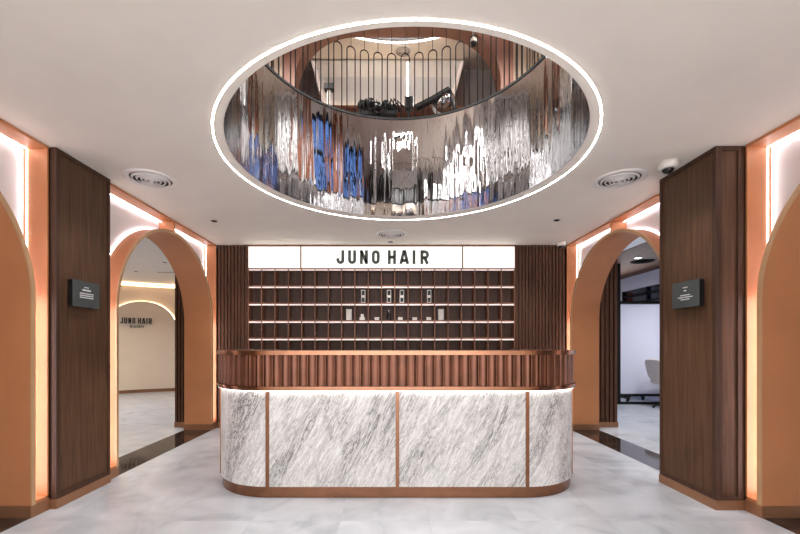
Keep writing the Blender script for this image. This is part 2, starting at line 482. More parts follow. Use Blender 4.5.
# ------------------------------------------------------------------ back wall : slats, light box, shelving
K = 5.67/391
def bx(px): return (px-387)*K
def bz(py): return 1.2+(345-py)*K
def slat_panel(x0, x1, yf, z0, z1, pitch, label, depth=.03, cap=True, mat='wood_slat'):
    t = thing('slatted_panel', label, 'slatted wall panel', ((x0+x1)/2, yf, 0), 'slatted timber panels')
    B(x0, x1, yf+depth, yf+depth+.02, z0, z1).build('backing', 'wood_back', t)
    m = MB(); n = max(1, round((x1-x0)/pitch)); p = (x1-x0)/n
    for i in range(n): m.box(x0+i*p+p*.18, x0+i*p+p*.82, yf, yf+depth+.001, z0, z1)
    m.build('slats', mat, t)
    if .01 < z0 < 1: B(x0, x1, yf-.004, yf+depth+.02, 0, z0).build('plinth', 'bronze', t)
    return t
slat_panel(XL+.012, bx(248)-.002, 5.67, .08, ZC-.002, .0475, 'narrow dark slatted panel left of the pigeonhole shelving')
slat_panel(bx(515)+.002, XR-.012, 5.67, .08, ZC-.002, .0475, 'wide dark slatted panel right of the pigeonhole shelving')

# strokes of letters
def ribbon(mb, pts, t, place, depth):
    q = [pts[0]]
    for p in pts[1:]:
        if hypot(p[0]-q[-1][0], p[1]-q[-1][1]) > t*.02: q.append(p)
    pts = q
    pts = [Vector((p[0], p[1])) for p in pts]; n = len(pts); Ls, Rs = [], []
    for i in range(n):
        d0 = (pts[i]-pts[i-1]).normalized() if i else (pts[1]-pts[0]).normalized()
        d1 = (pts[i+1]-pts[i]).normalized() if i < n-1 else d0
        nrm = Vector((-(d0+d1).y, (d0+d1).x)); nrm.normalize()
        c = max(.35, nrm.dot(Vector((-d0.y, d0.x))))
        Ls.append(pts[i]+nrm*t/2/c); Rs.append(pts[i]-nrm*t/2/c)
    rows = [[place(l, 0), place(r, 0), place(r, depth), place(l, depth)] for l, r in zip(Ls, Rs)]
    mb.loft(rows, smooth=False)
def arc(cx, cy, rx, ry, a0, a1, n=8):
    return [(cx+rx*cos(math.radians(a0+(a1-a0)*i/n)), cy+ry*sin(math.radians(a0+(a1-a0)*i/n))) for i in range(n+1)]
def glyph(ch, w_, h, t):
    """list of strokes in a box w_ x h"""
    a, b = t/2, w_-t/2; r = min(w_*.5-t/2, h*.2)
    if ch == 'I': return [[(w_/2, 0), (w_/2, h)]]
    if ch == 'H': return [[(a, 0), (a, h)], [(b, 0), (b, h)], [(a, h/2), (b, h/2)]]
    if ch == 'N': return [[(a, 0), (a, h)], [(b, 0), (b, h)], [(a, h-t*.3), (b, t*.3)]]
    if ch == 'U': return [[(a, h), (a, a+r)] + arc(a+r, a+r, r, r, 180, 270) + arc(b-r, a+r, r, r, 270, 360) + [(b, h)]]
    if ch == 'J': return [[(b, h), (b, a+r)] + arc(b-r, a+r, r, r, 0, -90) + arc(a+r, a+r, r, r, 270, 180) + [(a, a+r+t*.6)]]
    if ch == 'O': return [[(a, h/2), (a, a+r)] + arc(a+r, a+r, r, r, 180, 270) + arc(b-r, a+r, r, r, 270, 360)
                          + arc(b-r, h-a-r, r, r, 0, 90) + arc(a+r, h-a-r, r, r, 90, 180) + [(a, h/2)]]
    if ch == 'A': return [[(a*.9, 0), (w_/2-t*.1, h)], [(w_-a*.9, 0), (w_/2+t*.1, h)], [(w_*.22, h*.25), (w_*.78, h*.25)]]
    if ch == 'R':
        q = h*.26
        return [[(a, 0), (a, h)], [(a, h-a), (b-r, h-a)] + arc(b-r, h-a-q+t*.2, r, q-t*.2, 90, -90) + [(a, h-a-2*q+t*.4)],
                [(w_*.5, h-a-2*q+t*.4), (b, 0)]]
def letters(specs, h, t, place_of, depth, mat, parent):
    for ch, x, w_ in specs:
        m = MB()
        for st in glyph(ch, w_, h, t): ribbon(m, st, t, lambda p, d, x=x: place_of(x+p[0], p[1], d), depth)
        m.build('letter', mat, parent)

xs0, xs1 = bx(248), bx(515)
t = thing('light_box_sign', 'long white illuminated light box sign reading JUNO HAIR above the shelving', 'sign', ((xs0+xs1)/2, 5.62, 2.47))
zb0, zb1 = bz(268.6), bz(246.3)
xd = [xs0, bx(301), bx(462.5), xs1]
m = MB().box(xs0, xs1, 5.655, 5.80, zb0-.008, zb0+.006).box(xs0, xs1, 5.655, 5.80, zb1-.006, ZC-.002)
for x in xd: m.box(x-.009 if x > xs0 else x, x+.009 if x < xs1 else x, 5.652, 5.80, zb0, zb1)
m.build('frame', 'wood_shelf', t)
for i in range(3): B(xd[i]+.010, xd[i+1]-.010, 5.664, 5.69, zb0+.007, zb1-.007).build('diffuser_panel', 'sign_face', t)
LP = [('J', 336.6, 7.8), ('U', 348.2, 8), ('N', 360, 8), ('O', 371.8, 8), ('H', 387.8, 8.2), ('A', 399.4, 9.6), ('I', 412.4, 3), ('R', 420.3, 8.6)]
letters([(c, bx(p), w_*K) for c, p, w_ in LP], 13.6*K, 2.9*K, lambda x, z, d: (x, 5.663-d, bz(264.2)+z), .018, 'letter', t)

t = thing('pigeonhole_shelving', 'dark wooden pigeonhole shelving with lit shelf edges behind the desk', 'shelving', ((xs0+xs1)/2, 5.7, 0))
NC = 20; cw = (xs1-xs0-.012)/NC; row = .2528; ztop = zb0-.009
rows_z = [ztop-.008-i*row for i in range(9)]
B(xs0, xs1, 5.835, 5.858, .07, ztop).build('back_panel', 'wood_back', t)
for i in range(NC+1):
    x = xs0+.006+i*cw
    B(x-.0065, x+.0065, 5.660, 5.834, .07, ztop).build('side_panel' if i in (0, NC) else 'divider', 'wood_shelf', t)
for j, z in enumerate(rows_z):
    sh = MB()
    for i in range(NC): sh.box(xs0+.006+i*cw+.0066, xs0+.006+(i+1)*cw-.0066, 5.6845, 5.834, z-.006, z+.030).box(xs0+.006+i*cw+.0066, xs0+.006+(i+1)*cw-.0066, 5.674, 5.6844, z+.0105, z+.030)
    if j == 0: sh.v = [(x, y, min(z_, ztop-.0005)) for x, y, z_ in sh.v]
    so = sh.build('shelf', 'wood_shelf', t)
    l = MB()
    for i in range(NC): l.box(xs0+.006+i*cw+.008, xs0+.006+(i+1)*cw-.008, 5.668, 5.684, z-.011, z+.008)
    l.build('light_strip', 'led_soft', so)
B(xs0, xs1, 5.68, 5.858, 0, .069).build('plinth', 'bronze', t)
def cell(i, j): # centre x, shelf top z of column i, row j (0 = top)
    return xs0+.006+(i+.5)*cw, rows_z[j+1]+.031
def colof(px): return int((bx(px)-xs0-.006)//cw)
# framed packs in the second row
def place_items():
    first = None
    for px, lab in ((363, 'slim black and white framed pack, leftmost of four in its shelf row'), (389, 'slim framed pack directly above the dark bottle'),
                    (402, 'slim framed pack one cell right of the one above the dark bottle'), (429.5, 'slim framed pack, rightmost of the four in its shelf row')):
        x, z = cell(colof(px), 1); x = bx(px)
        if first is None:
            tt = thing('display_pack', lab, 'product pack', (x, 5.72, z), 'framed packs on the second shelf row')
            B(x-.030, x+.030, 5.72, 5.75, z, z+.19).build('backing_card', 'black_plastic', tt)
            m = MB().box(x-.031, x-.022, 5.714, 5.72, z, z+.19).box(x+.022, x+.031, 5.714, 5.72, z, z+.19)
            m.box(x-.022, x+.022, 5.714, 5.72, z, z+.012).box(x-.022, x+.022, 5.714, 5.72, z+.178, z+.19)
            m.build('frame', 'white_gloss', tt)
            B(x-.020, x+.020, 5.712, 5.7199, z+.075, z+.112).build('label', 'white_gloss', tt)
            first = tt
        else: dup(first, (x, 5.72, z), lab)
    first = None
    for px, lab in ((348.6, 'tall white carton standing in the cell left of the stacked cream jars'), (441.5, 'tall white carton standing in the rightmost filled cell')):
        x, z = cell(colof(px), 2); x = bx(px)
        if first is None:
            tt = thing('tall_carton', lab, 'carton', (x, 5.72, z), 'tall white cartons')
            B(x-.040, x+.040, 5.72, 5.77, z, z+.135).build('body', 'white_gloss', tt, bevel=.002)
            B(x-.041, x+.041, 5.719, 5.771, z+.137, z+.162).build('lid', 'white_gloss', tt, bevel=.002)
            first = tt
        else: dup(first, (x, 5.72, z), lab)
    first = None
    for px, lab in ((376.7, 'small cream box in the cell left of the dark bottle'), (400.5, 'small cream box in the cell right of the dark bottle'),
                    (415, 'small cream box in the second cell right of the dark bottle'), (429.3, 'small cream box beside the rightmost tall carton')):
        x, z = cell(colof(px), 2); x = bx(px)
        if first is None:
            tt = thing('small_box', lab, 'box', (x, 5.72, z), 'small cream boxes on the third shelf row')
            B(x-.033, x+.033, 5.72, 5.775, z, z+.026).build('base', 'white_gloss', tt, bevel=.001)
            B(x-.034, x+.034, 5.719, 5.776, z+.027, z+.043).build('lid', 'white_gloss', tt, bevel=.001)
            first = tt
        else: dup(first, (x, 5.72, z), lab)
    x, z = cell(colof(362), 2); x = bx(362)
    tt = thing('stepped_box', 'cream two tier box set right of the left tall carton', 'box', (x, 5.72, z))
    B(x-.040, x+.040, 5.72, 5.775, z, z+.045).build('base', 'white_gloss', tt, bevel=.001)
    B(x-.022, x+.022, 5.722, 5.765, z+.0455, z+.088).build('upper_box', 'white_gloss', tt, bevel=.001)
    x, z = cell(colof(389), 2); x = bx(389)
    tt = thing('dark_bottle', 'small black bottle in the middle of the third shelf row', 'bottle', (x, 5.74, z))
    MB().lathe((x, 5.74, z), [(0, 0), (.026, 0), (.028, .006), (.028, .09), (.02, .105), (.012, .112), (0, .112)], 20).build('body', 'black_plastic', tt)
    MB().lathe((x, 5.74, z), [(0, .1125), (.014, .1125), (.014, .150), (.012, .155), (0, .155)], 20).build('cap', 'chrome', tt)
place_items()

# ------------------------------------------------------------------ reception desk
DX, DW, DY, DR, DB = .0815, 1.568, 3.063, .55, 4.15
def desk_path(off, n=20, back=DB):
    cxl, cxr, cy = DX-DW+DR, DX+DW-DR, DY+DR
    r = DR+off
    P = []
    m = 10
    for i in range(m): P.append((cxl-r, back+(cy-back)*i/m))
    for i in range(n+1): a = pi+pi/2*i/n; P.append((cxl+r*cos(a), cy+r*sin(a)))
    for i in range(1, 40): P.append((cxl+(cxr-cxl)*i/40, cy-r))
    for i in range(n+1): a = 1.5*pi+pi/2*i/n; P.append((cxr+r*cos(a), cy+r*sin(a)))
    for i in range(1, m+1): P.append((cxr+r, cy+(back-cy)*i/m))
    return P
def path_band(mb, outer, inner, z0, z1):
    rows = [[(o[0], o[1], z0), (o[0], o[1], z1), (i[0], i[1], z1), (i[0], i[1], z0)] for o, i in zip(outer, inner)]
    for a, b in ((0, 1), (1, 2), (2, 3), (3, 0)):
        mb.sheet([r[a] for r in rows], [r[b] for r in rows])
    mb.add(rows[0], [(0, 1, 2, 3)]); mb.add(rows[-1], [(0, 1, 2, 3)])
    return mb
t = thing('reception_desk', 'curved reception desk with veined stone front and copper fluted band', 'reception desk', (DX, 3.6, 0))
po, pi_ = desk_path(0), desk_path(-.03)
# joints along the path: index ranges
def seg(x0=None, x1=None):
    idx = [i for i, p in enumerate(po)]
    return idx
nl = 10+21
iL0, iL1 = 0, nl-1            # left curve ends where the straight front starts
iR0 = nl-1+40; iR1 = len(po)-1
iM = nl-1+20
Z0, Z1 = .088, .842
def stone(i0, i1):
    a = po[i0:i1+1]; b = pi_[i0:i1+1]
    path_band(MB(), a, b, Z0, Z1).build('stone_panel', 'marble', t)
stone(iL0, iL1); stone(iL1, iM); stone(iM, iR0); stone(iR0, iR1)
for x in (DX-1.018, DX, DX+1.018):
    B(x-.014, x+.014, DY-.006, DY+.02, Z0, Z1).build('joint_strip', 'copper', t)
for s, a in ((-1, 22.5), (1, 24.5)):
    c = (DX+s*(DW-DR), DY+DR); a = math.radians(a)
    nx, ny = s*cos(a), -sin(a); tx_, ty_ = -ny, nx
    m = MB(); q = []
    for u, v in ((-.014, -.01), (.014, -.01), (.014, .007), (-.014, .007)):
        q.append((c[0]+nx*(DR+v)+tx_*u, c[1]+ny*(DR+v)+ty_*u))
    m.loft([[(x, y, Z0) for x, y in q], [(x, y, Z1) for x, y in q]], smooth=False).build('joint_strip', 'copper', t)
path_band(MB(), desk_path(-.012), desk_path(-.05), 0, .087).build('plinth', 'copper', t)
path_band(MB(), desk_path(.032), desk_path(-.03), .8545, .877).build('lower_trim', 'copper', t)
path_band(MB(), desk_path(.026), desk_path(-.028), .843, .854).build('lower_trim_lip', 'copper', t)
path_band(MB(), desk_path(.023), desk_path(.003), .8405, .8425).build('light_strip', 'led_desk', t)
path_band(MB(), desk_path(.032), desk_path(-.40), 1.123, 1.156).build('counter_top', 'copper', t)
path_band(MB(), desk_path(-.06), desk_path(-.10), .088, .853).build('carcass', 'wood_dark', t)
path_band(MB(), desk_path(-.02), desk_path(-.10), .878, 1.122).build('inner_band', 'wood_dark', t)
# fluted band
dense = []
P = desk_path(0, 60)
cum = [0]
for i in range(1, len(P)): cum.append(cum[-1]+hypot(P[i][0]-P[i-1][0], P[i][1]-P[i-1][1]))
def at(s_):
    s_ = max(0, min(cum[-1], s_))
    import bisect
    j = min(len(P)-2, max(0, bisect.bisect_right(cum, s_)-1))
    u = (s_-cum[j])/(cum[j+1]-cum[j]); x = P[j][0]+(P[j+1][0]-P[j][0])*u; y = P[j][1]+(P[j+1][1]-P[j][1])*u
    dx, dy = P[j+1][0]-P[j][0], P[j+1][1]-P[j][1]; l = hypot(dx, dy)
    return x, y, dy/l, -dx/l
NF = round(cum[-1]/.069); pf = cum[-1]/NF
prof = [(.00, -.010), (.05, -.010), (.07, .004), (.11, .010), (.17, .0125), (.24, .010), (.30, .0085), (.72, .0085), (.78, .010), (.86, .012), (.92, .009), (.95, .002), (.965, -.010)]
out = []
for i in range(NF):
    for u, o in prof:
        x, y, nx, ny = at((i+u)*pf); out.append((x+nx*o, y+ny*o))
inn = [at((i+u)*pf) for i in range(NF) for u, o in prof]; inn = [(x-nx*.018, y-ny*.018) for x, y, nx, ny in inn]
path_band(MB(), out, inn, .878, 1.122).build('fluted_band', M['copper_flute'] if 'copper_flute' in M else flat('fluted_copper_leather', (108, 66, 46), .32, .6, vary=.08, scale=9), t)

# ------------------------------------------------------------------ ceiling : light ring, vents, cameras, spots
def ring_mesh(cx, cy, r0, r1, z0, z1, n=128):
    return MB().lathe((cx, cy, 0), [(r0, z0), (r1, z0), (r1, z1), (r0, z1), (r0, z0)], n)
t = thing('ring_light', 'thin glowing white ring light round the opening in the lower ceiling', 'ring light', (CX, 3.13, ZC))
ring_mesh(CX, 3.13, 1.389, 1.399, ZC-.0055, ZC-.0005).build('diffuser', 'led_ring', t)
ring_mesh(CX, 3.13, 1.386, 1.3885, ZC-.004, ZC-.0005).build('housing', 'ceiling', t)
ring_mesh(CX, 3.13, 1.3995, 1.402, ZC-.004, ZC-.0005).build('housing', 'ceiling', t)
def vent(x, y, z, R, label, first=None):
    if first is not None:
        o = dup(first, (x, y, z), label); o.scale = (R/.21,)*3; return o
    t = thing('round_ceiling_vent', label, 'air vent', (x, y, z), 'round ceiling vents')
    MB().lathe((x, y, z), [(R*.80, -.001), (R, -.001), (R, -.006), (R*.93, -.014), (R*.80, -.012), (R*.78, -.002)], 48).build('rim', 'vent', t)
    MB().lathe((x, y, z), [(0, -.0015), (R*.79, -.0015)], 40).build('backing', 'vent_dark', t)
    for k_, q in enumerate((.66, .50, .34, .20)):
        MB().lathe((x, y, z), [(R*q, -.012), (R*(q+.06), -.004), (R*(q+.065), -.007), (R*(q+.02), -.020-.003*k_), (R*(q-.02), -.018-.003*k_), (R*q, -.012)], 40).build('louvre_ring', 'vent', t)
    MB().lathe((x, y, z), [(0, -.034), (R*.08, -.030), (R*.10, -.012), (R*.05, -.002), (0, -.002)], 30).build('centre_cone', 'vent', t)
    return t
v0 = vent(-2.06, 3.416, ZC, .21, 'round white ceiling vent near the left wooden pillar')
vent(2.03, 3.416, ZC, .21, 'round white ceiling vent near the right wooden pillar', v0)
vent(.055, 5.10, ZC, .21, 'round white ceiling vent above the lettered sign', v0)
def downlight(x, y, z, label, first=None, mat='black_plastic'):
    if first is not None: return dup(first, (x, y, z), label)
    t = thing('recessed_spotlight', label, 'spotlight', (x, y, z), 'recessed ceiling spots')
    MB().lathe((x, y, z), [(.026, -.0005), (.036, -.0005), (.036, -.004), (.026, -.004), (.026, -.0005)], 24).build('rim', 'black_plastic', t)
    MB().lathe((x, y, z), [(0, -.001), (.0255, -.001)], 24).build('lens', 'mirror_glass', t)
    return t
d0 = downlight(-2.02, 4.57, ZC, 'tiny black ceiling spot near the left archway')
downlight(1.97, 4.54, ZC, 'tiny black ceiling spot near the right archway', d0)
downlight(.05, 5.50, ZC, 'tiny black ceiling spot just above the lettered sign', d0)
def dome_camera(x, y, z, R, label, cat='security camera', first=None):
    t = thing('dome_camera', label, cat, (x, y, z))
    MB().lathe((x, y, z), [(0, -.0005), (R, -.0005), (R, -.03), (R*.86, -.05), (R*.62, -.055), (R*.6, -.04)], 32).build('housing', 'white_gloss', t)
    MB().lathe((x, y, z), [(R*.6, -.045)]+[(R*.6*cos(a*pi/16), -.05-R*.55*sin(a*pi/16)) for a in range(9)], 28).build('lens_dome', 'black_plastic', t)
dome_camera(2.235, 3.11, ZC, .070, 'white dome security camera beside the right wooden pillar')
dome_camera(2.46, 5.52, ZC, .062, 'small white ceiling camera in the far right corner')

# ------------------------------------------------------------------ mirror drum and railing
t = thing('mirror_drum', 'rippled mirror polished steel drum lining the round ceiling opening', 'mirror lining', (CX, CY, ZC))
ZD = 3.752
n = 160
MB().lathe((CX, CY, 0), [(RH-.002, ZC+.001), (RH-.002, ZD-.02)], n).build('mirror_surface', 'mirror', t)
ring_mesh(CX, CY, RH+.002, RH+.05, 3.201, ZD-.02, n).build('outer_casing', 'slate', t)
ring_mesh(CX, CY, RH-.012, RH+.055, ZD-.02, ZD, n).build('top_rim', 'black', t)
UC = (.17, 4.5); UR = 2.06; ZU = 6.3
rl = thing('hoop_railing', 'black hooped wire railing standing on the mirror drum', 'railing', (CX, CY, ZD))
NH = 54
for i in range(NH):
    a = 2*pi*(i+.5)/NH - pi/2
    c, s_ = cos(a), sin(a); bxp, byp = CX+(RH+.012)*c, CY+(RH+.012)*s_
    tx_, ty_ = -s_, c; r = .047; zt = 4.487-r
    pts = [(-r, ZD), (-r, zt)] + [(-r*cos(pi*q/8), zt+r*sin(pi*q/8)) for q in range(1, 8)] + [(r, zt), (r, ZD)]
    MB().tube([(bxp+tx_*u, byp+ty_*u, z) for u, z in pts], .0062, 6).build('hoop', 'matte_black', rl)
    ins = hypot(bxp-UC[0], byp-UC[1]) < UR-.1
    MB().tube([(bxp, byp, zt+r), (bxp, byp, 6.798 if ins else ZU-.002)], .0032, 5).build('hanging_rod', 'matte_black', rl)

# ------------------------------------------------------------------ the upper floor
UX0, UX1, UY0, UY1 = -3.0, 3.15, -2.5, 7.25
struct('floor', slab_with_hole(MB(), UX0, UX1, UY0, UY1, 3.1, 3.2, CX, CY, RH+.052), 'wood_dark')
struct('ceiling', slab_with_hole(MB(), UX0, UX1, UY0, UY1, ZU, ZU+.1, UC[0], UC[1], UR), 'ceiling')
struct('trim_1', ring_mesh(UC[0], UC[1], UR+.001, UR+.05, ZU+.1, 6.8), 'slate')
struct('ceiling', B(UX0, UX1, UY0, UY1, 6.8, 6.9), 'brown_paint')
t = thing('ring_light', 'white ring light round the upper ceiling recess, seen through the opening', 'ring light', (UC[0], UC[1], ZU))
ring_mesh(UC[0], UC[1], UR+.02, UR+.034, ZU-.008, ZU-.001).build('diffuser', 'led_ring', t)
ring_mesh(UC[0], UC[1], UR-.16, UR-.002, ZU+.004, ZU+.03).build('inner_rim', 'slate', t)
struct('wall_left', B(UX0-.1, UX0, UY0, UY1, 3.1, 6.3), 'upper_wall')
wq = MB().box(UX1, UX1+.1, UY0, UY1, 3.1, 3.6).box(UX1, UX1+.1, UY0, UY1, 6.0, 6.3)
for q0, q1 in ((UY0, -1.9), (-.7, 0), (1.2, 1.9), (3.1, UY1)): wq.box(UX1, UX1+.1, q0, q1, 3.6, 6.0)
struct('wall_right', wq, 'upper_wall')
struct('wall_back', B(UX0, UX1, UY1, UY1+.1, 3.1, 6.3), 'upper_wall')
struct('wall_front', B(UX0, UX1, UY0-.1, UY0, 3.1, 6.3), 'upper_wall')
t = thing('dark_screen', 'dark wide screen on the upper floor front wall', 'screen', (.1, UY0+.03, 5.2))
B(-.7, .9, UY0+.001, UY0+.05, 4.7, 5.7).build('panel', 'black_plastic', t)
B(-.74, .94, UY0+.0005, UY0+.03, 4.66, 5.74).build('surround', 'black', t)
t = thing('front_ring_light', 'second ring light on the upper ceiling towards the street', 'ring light', (.1, -1.9, ZU))
ring_mesh(.1, -1.9, 1.30, 1.32, ZU-.012, ZU-.001).build('diffuser', 'led_ring', t)
ring_mesh(.1, -1.9, 1.16, 1.295, ZU-.006, ZU-.001).build('inner_rim', 'slate', t)
proto = None
for i, x in enumerate((-2.3, -1.55, 1.75, 2.45)):  # unseen cabinets added as dark verticals for the drum to reflect
    lab = 'dark cabinet added for drum reflections on the upper floor front wall, ' + ['in its corner by the arched mirrors', 'between corner cabinet and dark screen', 'just beyond the dark screen', 'in its corner by the tall windows'][i]
    if proto is None:
        proto = thing('reflection_cabinet', lab, 'cabinet', (x, UY0+.25, 3.2), 'unseen cabinets added for drum reflections')
        B(x-.2, x+.2, UY0+.002, UY0+.42, 3.2, 6.1).build('body', 'slate', proto)
        for q in (0, 1): B(x-.19+.195*q, x-.01+.195*q, UY0+.4205, UY0+.44, 3.3, 6.05).build('door', 'black_plastic', proto)
    else: dup(proto, (x, UY0+.25, 3.2), lab)
def reflection_slats(X, y0, y1, label):  # unseen slats added as contrasting verticals in the drum's reflection
    t = thing('slatted_panel', label, 'slatted wall panel', (X, (y0+y1)/2, 3.3), 'unseen slats added for drum reflections')
    d = .02 if X < 0 else -.02
    B(X+d*.05, X+d, y0, y1, 3.3, 6.2).build('backing', 'black_plastic', t)
    m = MB(); n_ = round((y1-y0)/.11)
    for i in range(n_): m.box(X+d, X+3*d, y0+(y1-y0)*(i+.2)/n_, y0+(y1-y0)*(i+.75)/n_, 3.3, 6.2)
    m.build('slats', 'upper_wall', t)
for i in range(3):
    reflection_slats(UX0, -1.5+1.3*i+.43, -1.5+1.3*i+.87, 'white slats added for drum reflections between two lit arched mirrors, ' + ['nearest the street', 'second from the street', 'third from the street'][i])
reflection_slats(UX0, 2.85, 6.1, 'wide white slats added for drum reflections beyond the last lit arched mirror')
reflection_slats(UX1, 3.9, 6.1, 'wide white slats added for drum reflections beyond the last copper curtain')
# left wall of the upper floor : arches outlined in light
proto = None
labs = ['arched mirror outlined in white light on the upper wall, nearest the street', 'arched mirror outlined in white light, second from the street',
        'arched mirror outlined in white light, third from the street', 'arched mirror outlined in white light, farthest from the street']
for i in range(4):
    y = -1.5+1.3*i
    if proto is None:
        t = thing('lit_arched_mirror', labs[i], 'mirror', (UX0, y, 4.2), 'arched mirrors on the upper wall')
        arc_ = [(UX0+.03, y-.35*cos(pi*q/20), 5.35+.35*sin(pi*q/20)) for q in range(21)]
        MB().tube([(UX0+.03, y-.35, 4.0)]+arc_+[(UX0+.03, y+.35, 4.0)], .012, 6).build('light_strip', 'led', t)
        gl_ = MB(); gl_.sheet([(UX0+.012, p[1], 4.0) for p in arc_], [(UX0+.012, p[1], p[2]) for p in arc_], smooth=False)
        gl_.sheet([(UX0+.001, p[1], 4.0) for p in arc_], [(UX0+.001, p[1], p[2]) for p in arc_], smooth=False)
        gl_.build('glass', 'chrome', t)
        B(UX0+.001, UX0+.30, y-.4, y+.4, 3.95, 3.985).build('shelf', 'copper_paint', t)
        proto = t
    else: dup(proto, (UX0, y, 4.2), labs[i])
# right wall of the upper floor : tall windows onto the dusk sky between copper panels
for i in range(3):
    y0 = -1.9+1.9*i; y1 = y0+1.2
    m = MB().box(UX1-.03, UX1+.12, y0, y0+.05, 3.6, 6.0).box(UX1-.03, UX1+.12, y1-.05, y1, 3.6, 6.0)
    m.box(UX1-.03, UX1+.12, y0+.05, y1-.05, 3.6, 3.66).box(UX1-.03, UX1+.12, y0+.05, y1-.05, 5.94, 6.0)
    m.box(UX1-.02, UX1+.1, (y0+y1)/2-.02, (y0+y1)/2+.02, 3.66, 5.94).box(UX1-.02, UX1+.1, y0+.05, y1-.05, 5.2, 5.24)
    fo = struct('window_%d' % (i+2), m, 'black')
    B(UX1+.04, UX1+.05, y0+.05, y1-.05, 3.66, 5.94).build('pane', 'clear', fo)
for i in range(4):
    y = -2.1+1.9*i
    t = thing('copper_curtain', 'tall copper brown curtain beside the upper windows, ' + ['nearest the street', 'second from the street', 'third from the street', 'farthest from the street'][i], 'curtain', (UX1-.1, y, 3.25), 'curtains on the upper floor')
    a_ = [(UX1-.12+.03*sin(q*1.25), y-.22+.5*q/30, 3.25) for q in range(31)]
    MB().sheet(a_, [(p[0], p[1], 6.25) for p in a_]).sheet([(p[0]+.012, p[1], 3.25) for p in a_], [(p[0]+.012, p[1], 6.25) for p in a_]).build('cloth', 'brown_paint', t)
# copper portal of the upper floor and the slatted wall beside it
def rounded_portal():
    t = thing('upper_archway', 'wide copper arch on the upper floor framing a lit alcove', 'archway', (.17, 6.2, 3.2))
    c = .17; h = 1.62; r = .92; top = 6.27; z0 = 3.2; w_ = .20
    pts = [(c-h, z0), (c-h, top-r)] + [(c-h+r-r*cos(pi/2*i/12), top-r+r*sin(pi/2*i/12)) for i in range(1, 13)]
    pts += [(c+h-r+r*sin(pi/2*i/12), top-r+r*cos(pi/2*i/12)) for i in range(0, 13)] + [(c+h, z0)]
    outp = []
    for x, z in pts:
        if abs(x-c) < 1e-6: outp.append((x, 6.288)); continue
        k_ = (h+w_)/h; outp.append((c+(x-c)*k_ if z < top-r+.01 or True else x, 6.288 if z > top-r+.02 else z))
    rows = [[(p[0], 6.15, p[1]), (o[0], 6.15, o[1]), (o[0], 6.45, o[1]), (p[0], 6.45, p[1])] for p, o in zip(pts, outp)]
    m = MB()
    for a, b in ((0, 1), (1, 2), (2, 3), (3, 0)): m.sheet([q[a] for q in rows], [q[b] for q in rows], smooth=False)
    m.build('arch_frame', 'brown_paint', t)
rounded_portal()
slat_panel(2.0, 3.13, 6.3, 3.21, 6.295, .09, 'pale slatted wall on the upper floor right of the copper arch', .05, mat='cream')
slat_panel(-2.98, -1.66, 6.3, 3.21, 6.295, .09, 'pale slatted wall on the upper floor left of the copper arch', .05, mat='cream')
# lit alcove
t = thing('lit_alcove', 'white glowing wall alcove on the upper floor behind the black machines', 'alcove', (0, 7.1, 5.4))
pts_t = [(-1.33, 6.27), (1.35, 6.27)]
A0 = [(-1.36, 6.28), (1.38, 6.28), (1.16, 5.44), (-1.14, 5.44)]
A1 = [(-1.18, 6.16), (1.20, 6.16), (1.08, 5.52), (-1.06, 5.52)]
rows = [[(x, 6.98, z) for x, z in A0], [(x, 7.24, z) for x, z in A1]]
m = MB()
for i in range(4):
    j = (i+1) % 4
    m.add([rows[0][i], rows[0][j], rows[1][j], rows[1][i]], [(0, 1, 2, 3)])
m.add(rows[1], [(0, 1, 2, 3)])
m.build('reveal', 'white', t)
B(-1.05, 1.07, 7.19, 7.21, 5.525, 5.54).build('light_strip', 'led_warm', t)
B(-1.36, 1.38, 6.90, 7.24, 5.38, 5.432).build('ledge', 'brown_paint', t)
for xa, xb, xc, xd_ in ((-1.34, -1.30, -1.12, -1.08), (1.32, 1.36, 1.10, 1.14)):
    MB().add([(xa, 6.975, 6.27), (xb, 6.975, 6.27), (xd_, 6.975, 5.45), (xc, 6.975, 5.45)], [(0, 1, 2, 3)]).tube([((xa+xb)/2, 6.97, 6.26), ((xc+xd_)/2, 6.97, 5.46)], .012, 6).build('light_strip', 'led_soft', t)
vent(.28, 6.80, ZU, .16, 'round vent in the upper ceiling, seen through the opening', v0)
for x, y in ((1.15, 6.0), (1.33, 5.98)):
    t = thing('upper_spotlight', 'small bright spot on the upper ceiling beside the hanging camera' if x < 1.2 else 'small bright upper ceiling spot above the black camera', 'spotlight', (x, y, ZU))
    MB().lathe((x, y, ZU), [(0, -.003), (.03, -.003)], 20).build('lens', 'led', t)
    MB().lathe((x, y, ZU), [(.031, -.0005), (.042, -.0005), (.042, -.006), (.031, -.006), (.031, -.0005)], 20).build('rim', 'vent', t)
t = thing('upper_dome_camera', 'tiny black dome camera hanging from the upper ceiling', 'security camera', (1.27, 5.75, ZU))
MB().lathe((1.27, 5.75, ZU), [(0, -.0005), (.05, -.0005), (.05, -.03), (.012, -.035), (.012, -.60), (.05, -.61), (.055, -.66), (.04, -.66)], 20).build('housing', 'white_gloss', t)
MB().lathe((1.27, 5.75, ZU-.66), [(.05*cos(a*pi/16), -.05*sin(a*pi/16)) for a in range(9)], 20).build('lens_dome', 'black_plastic', t)
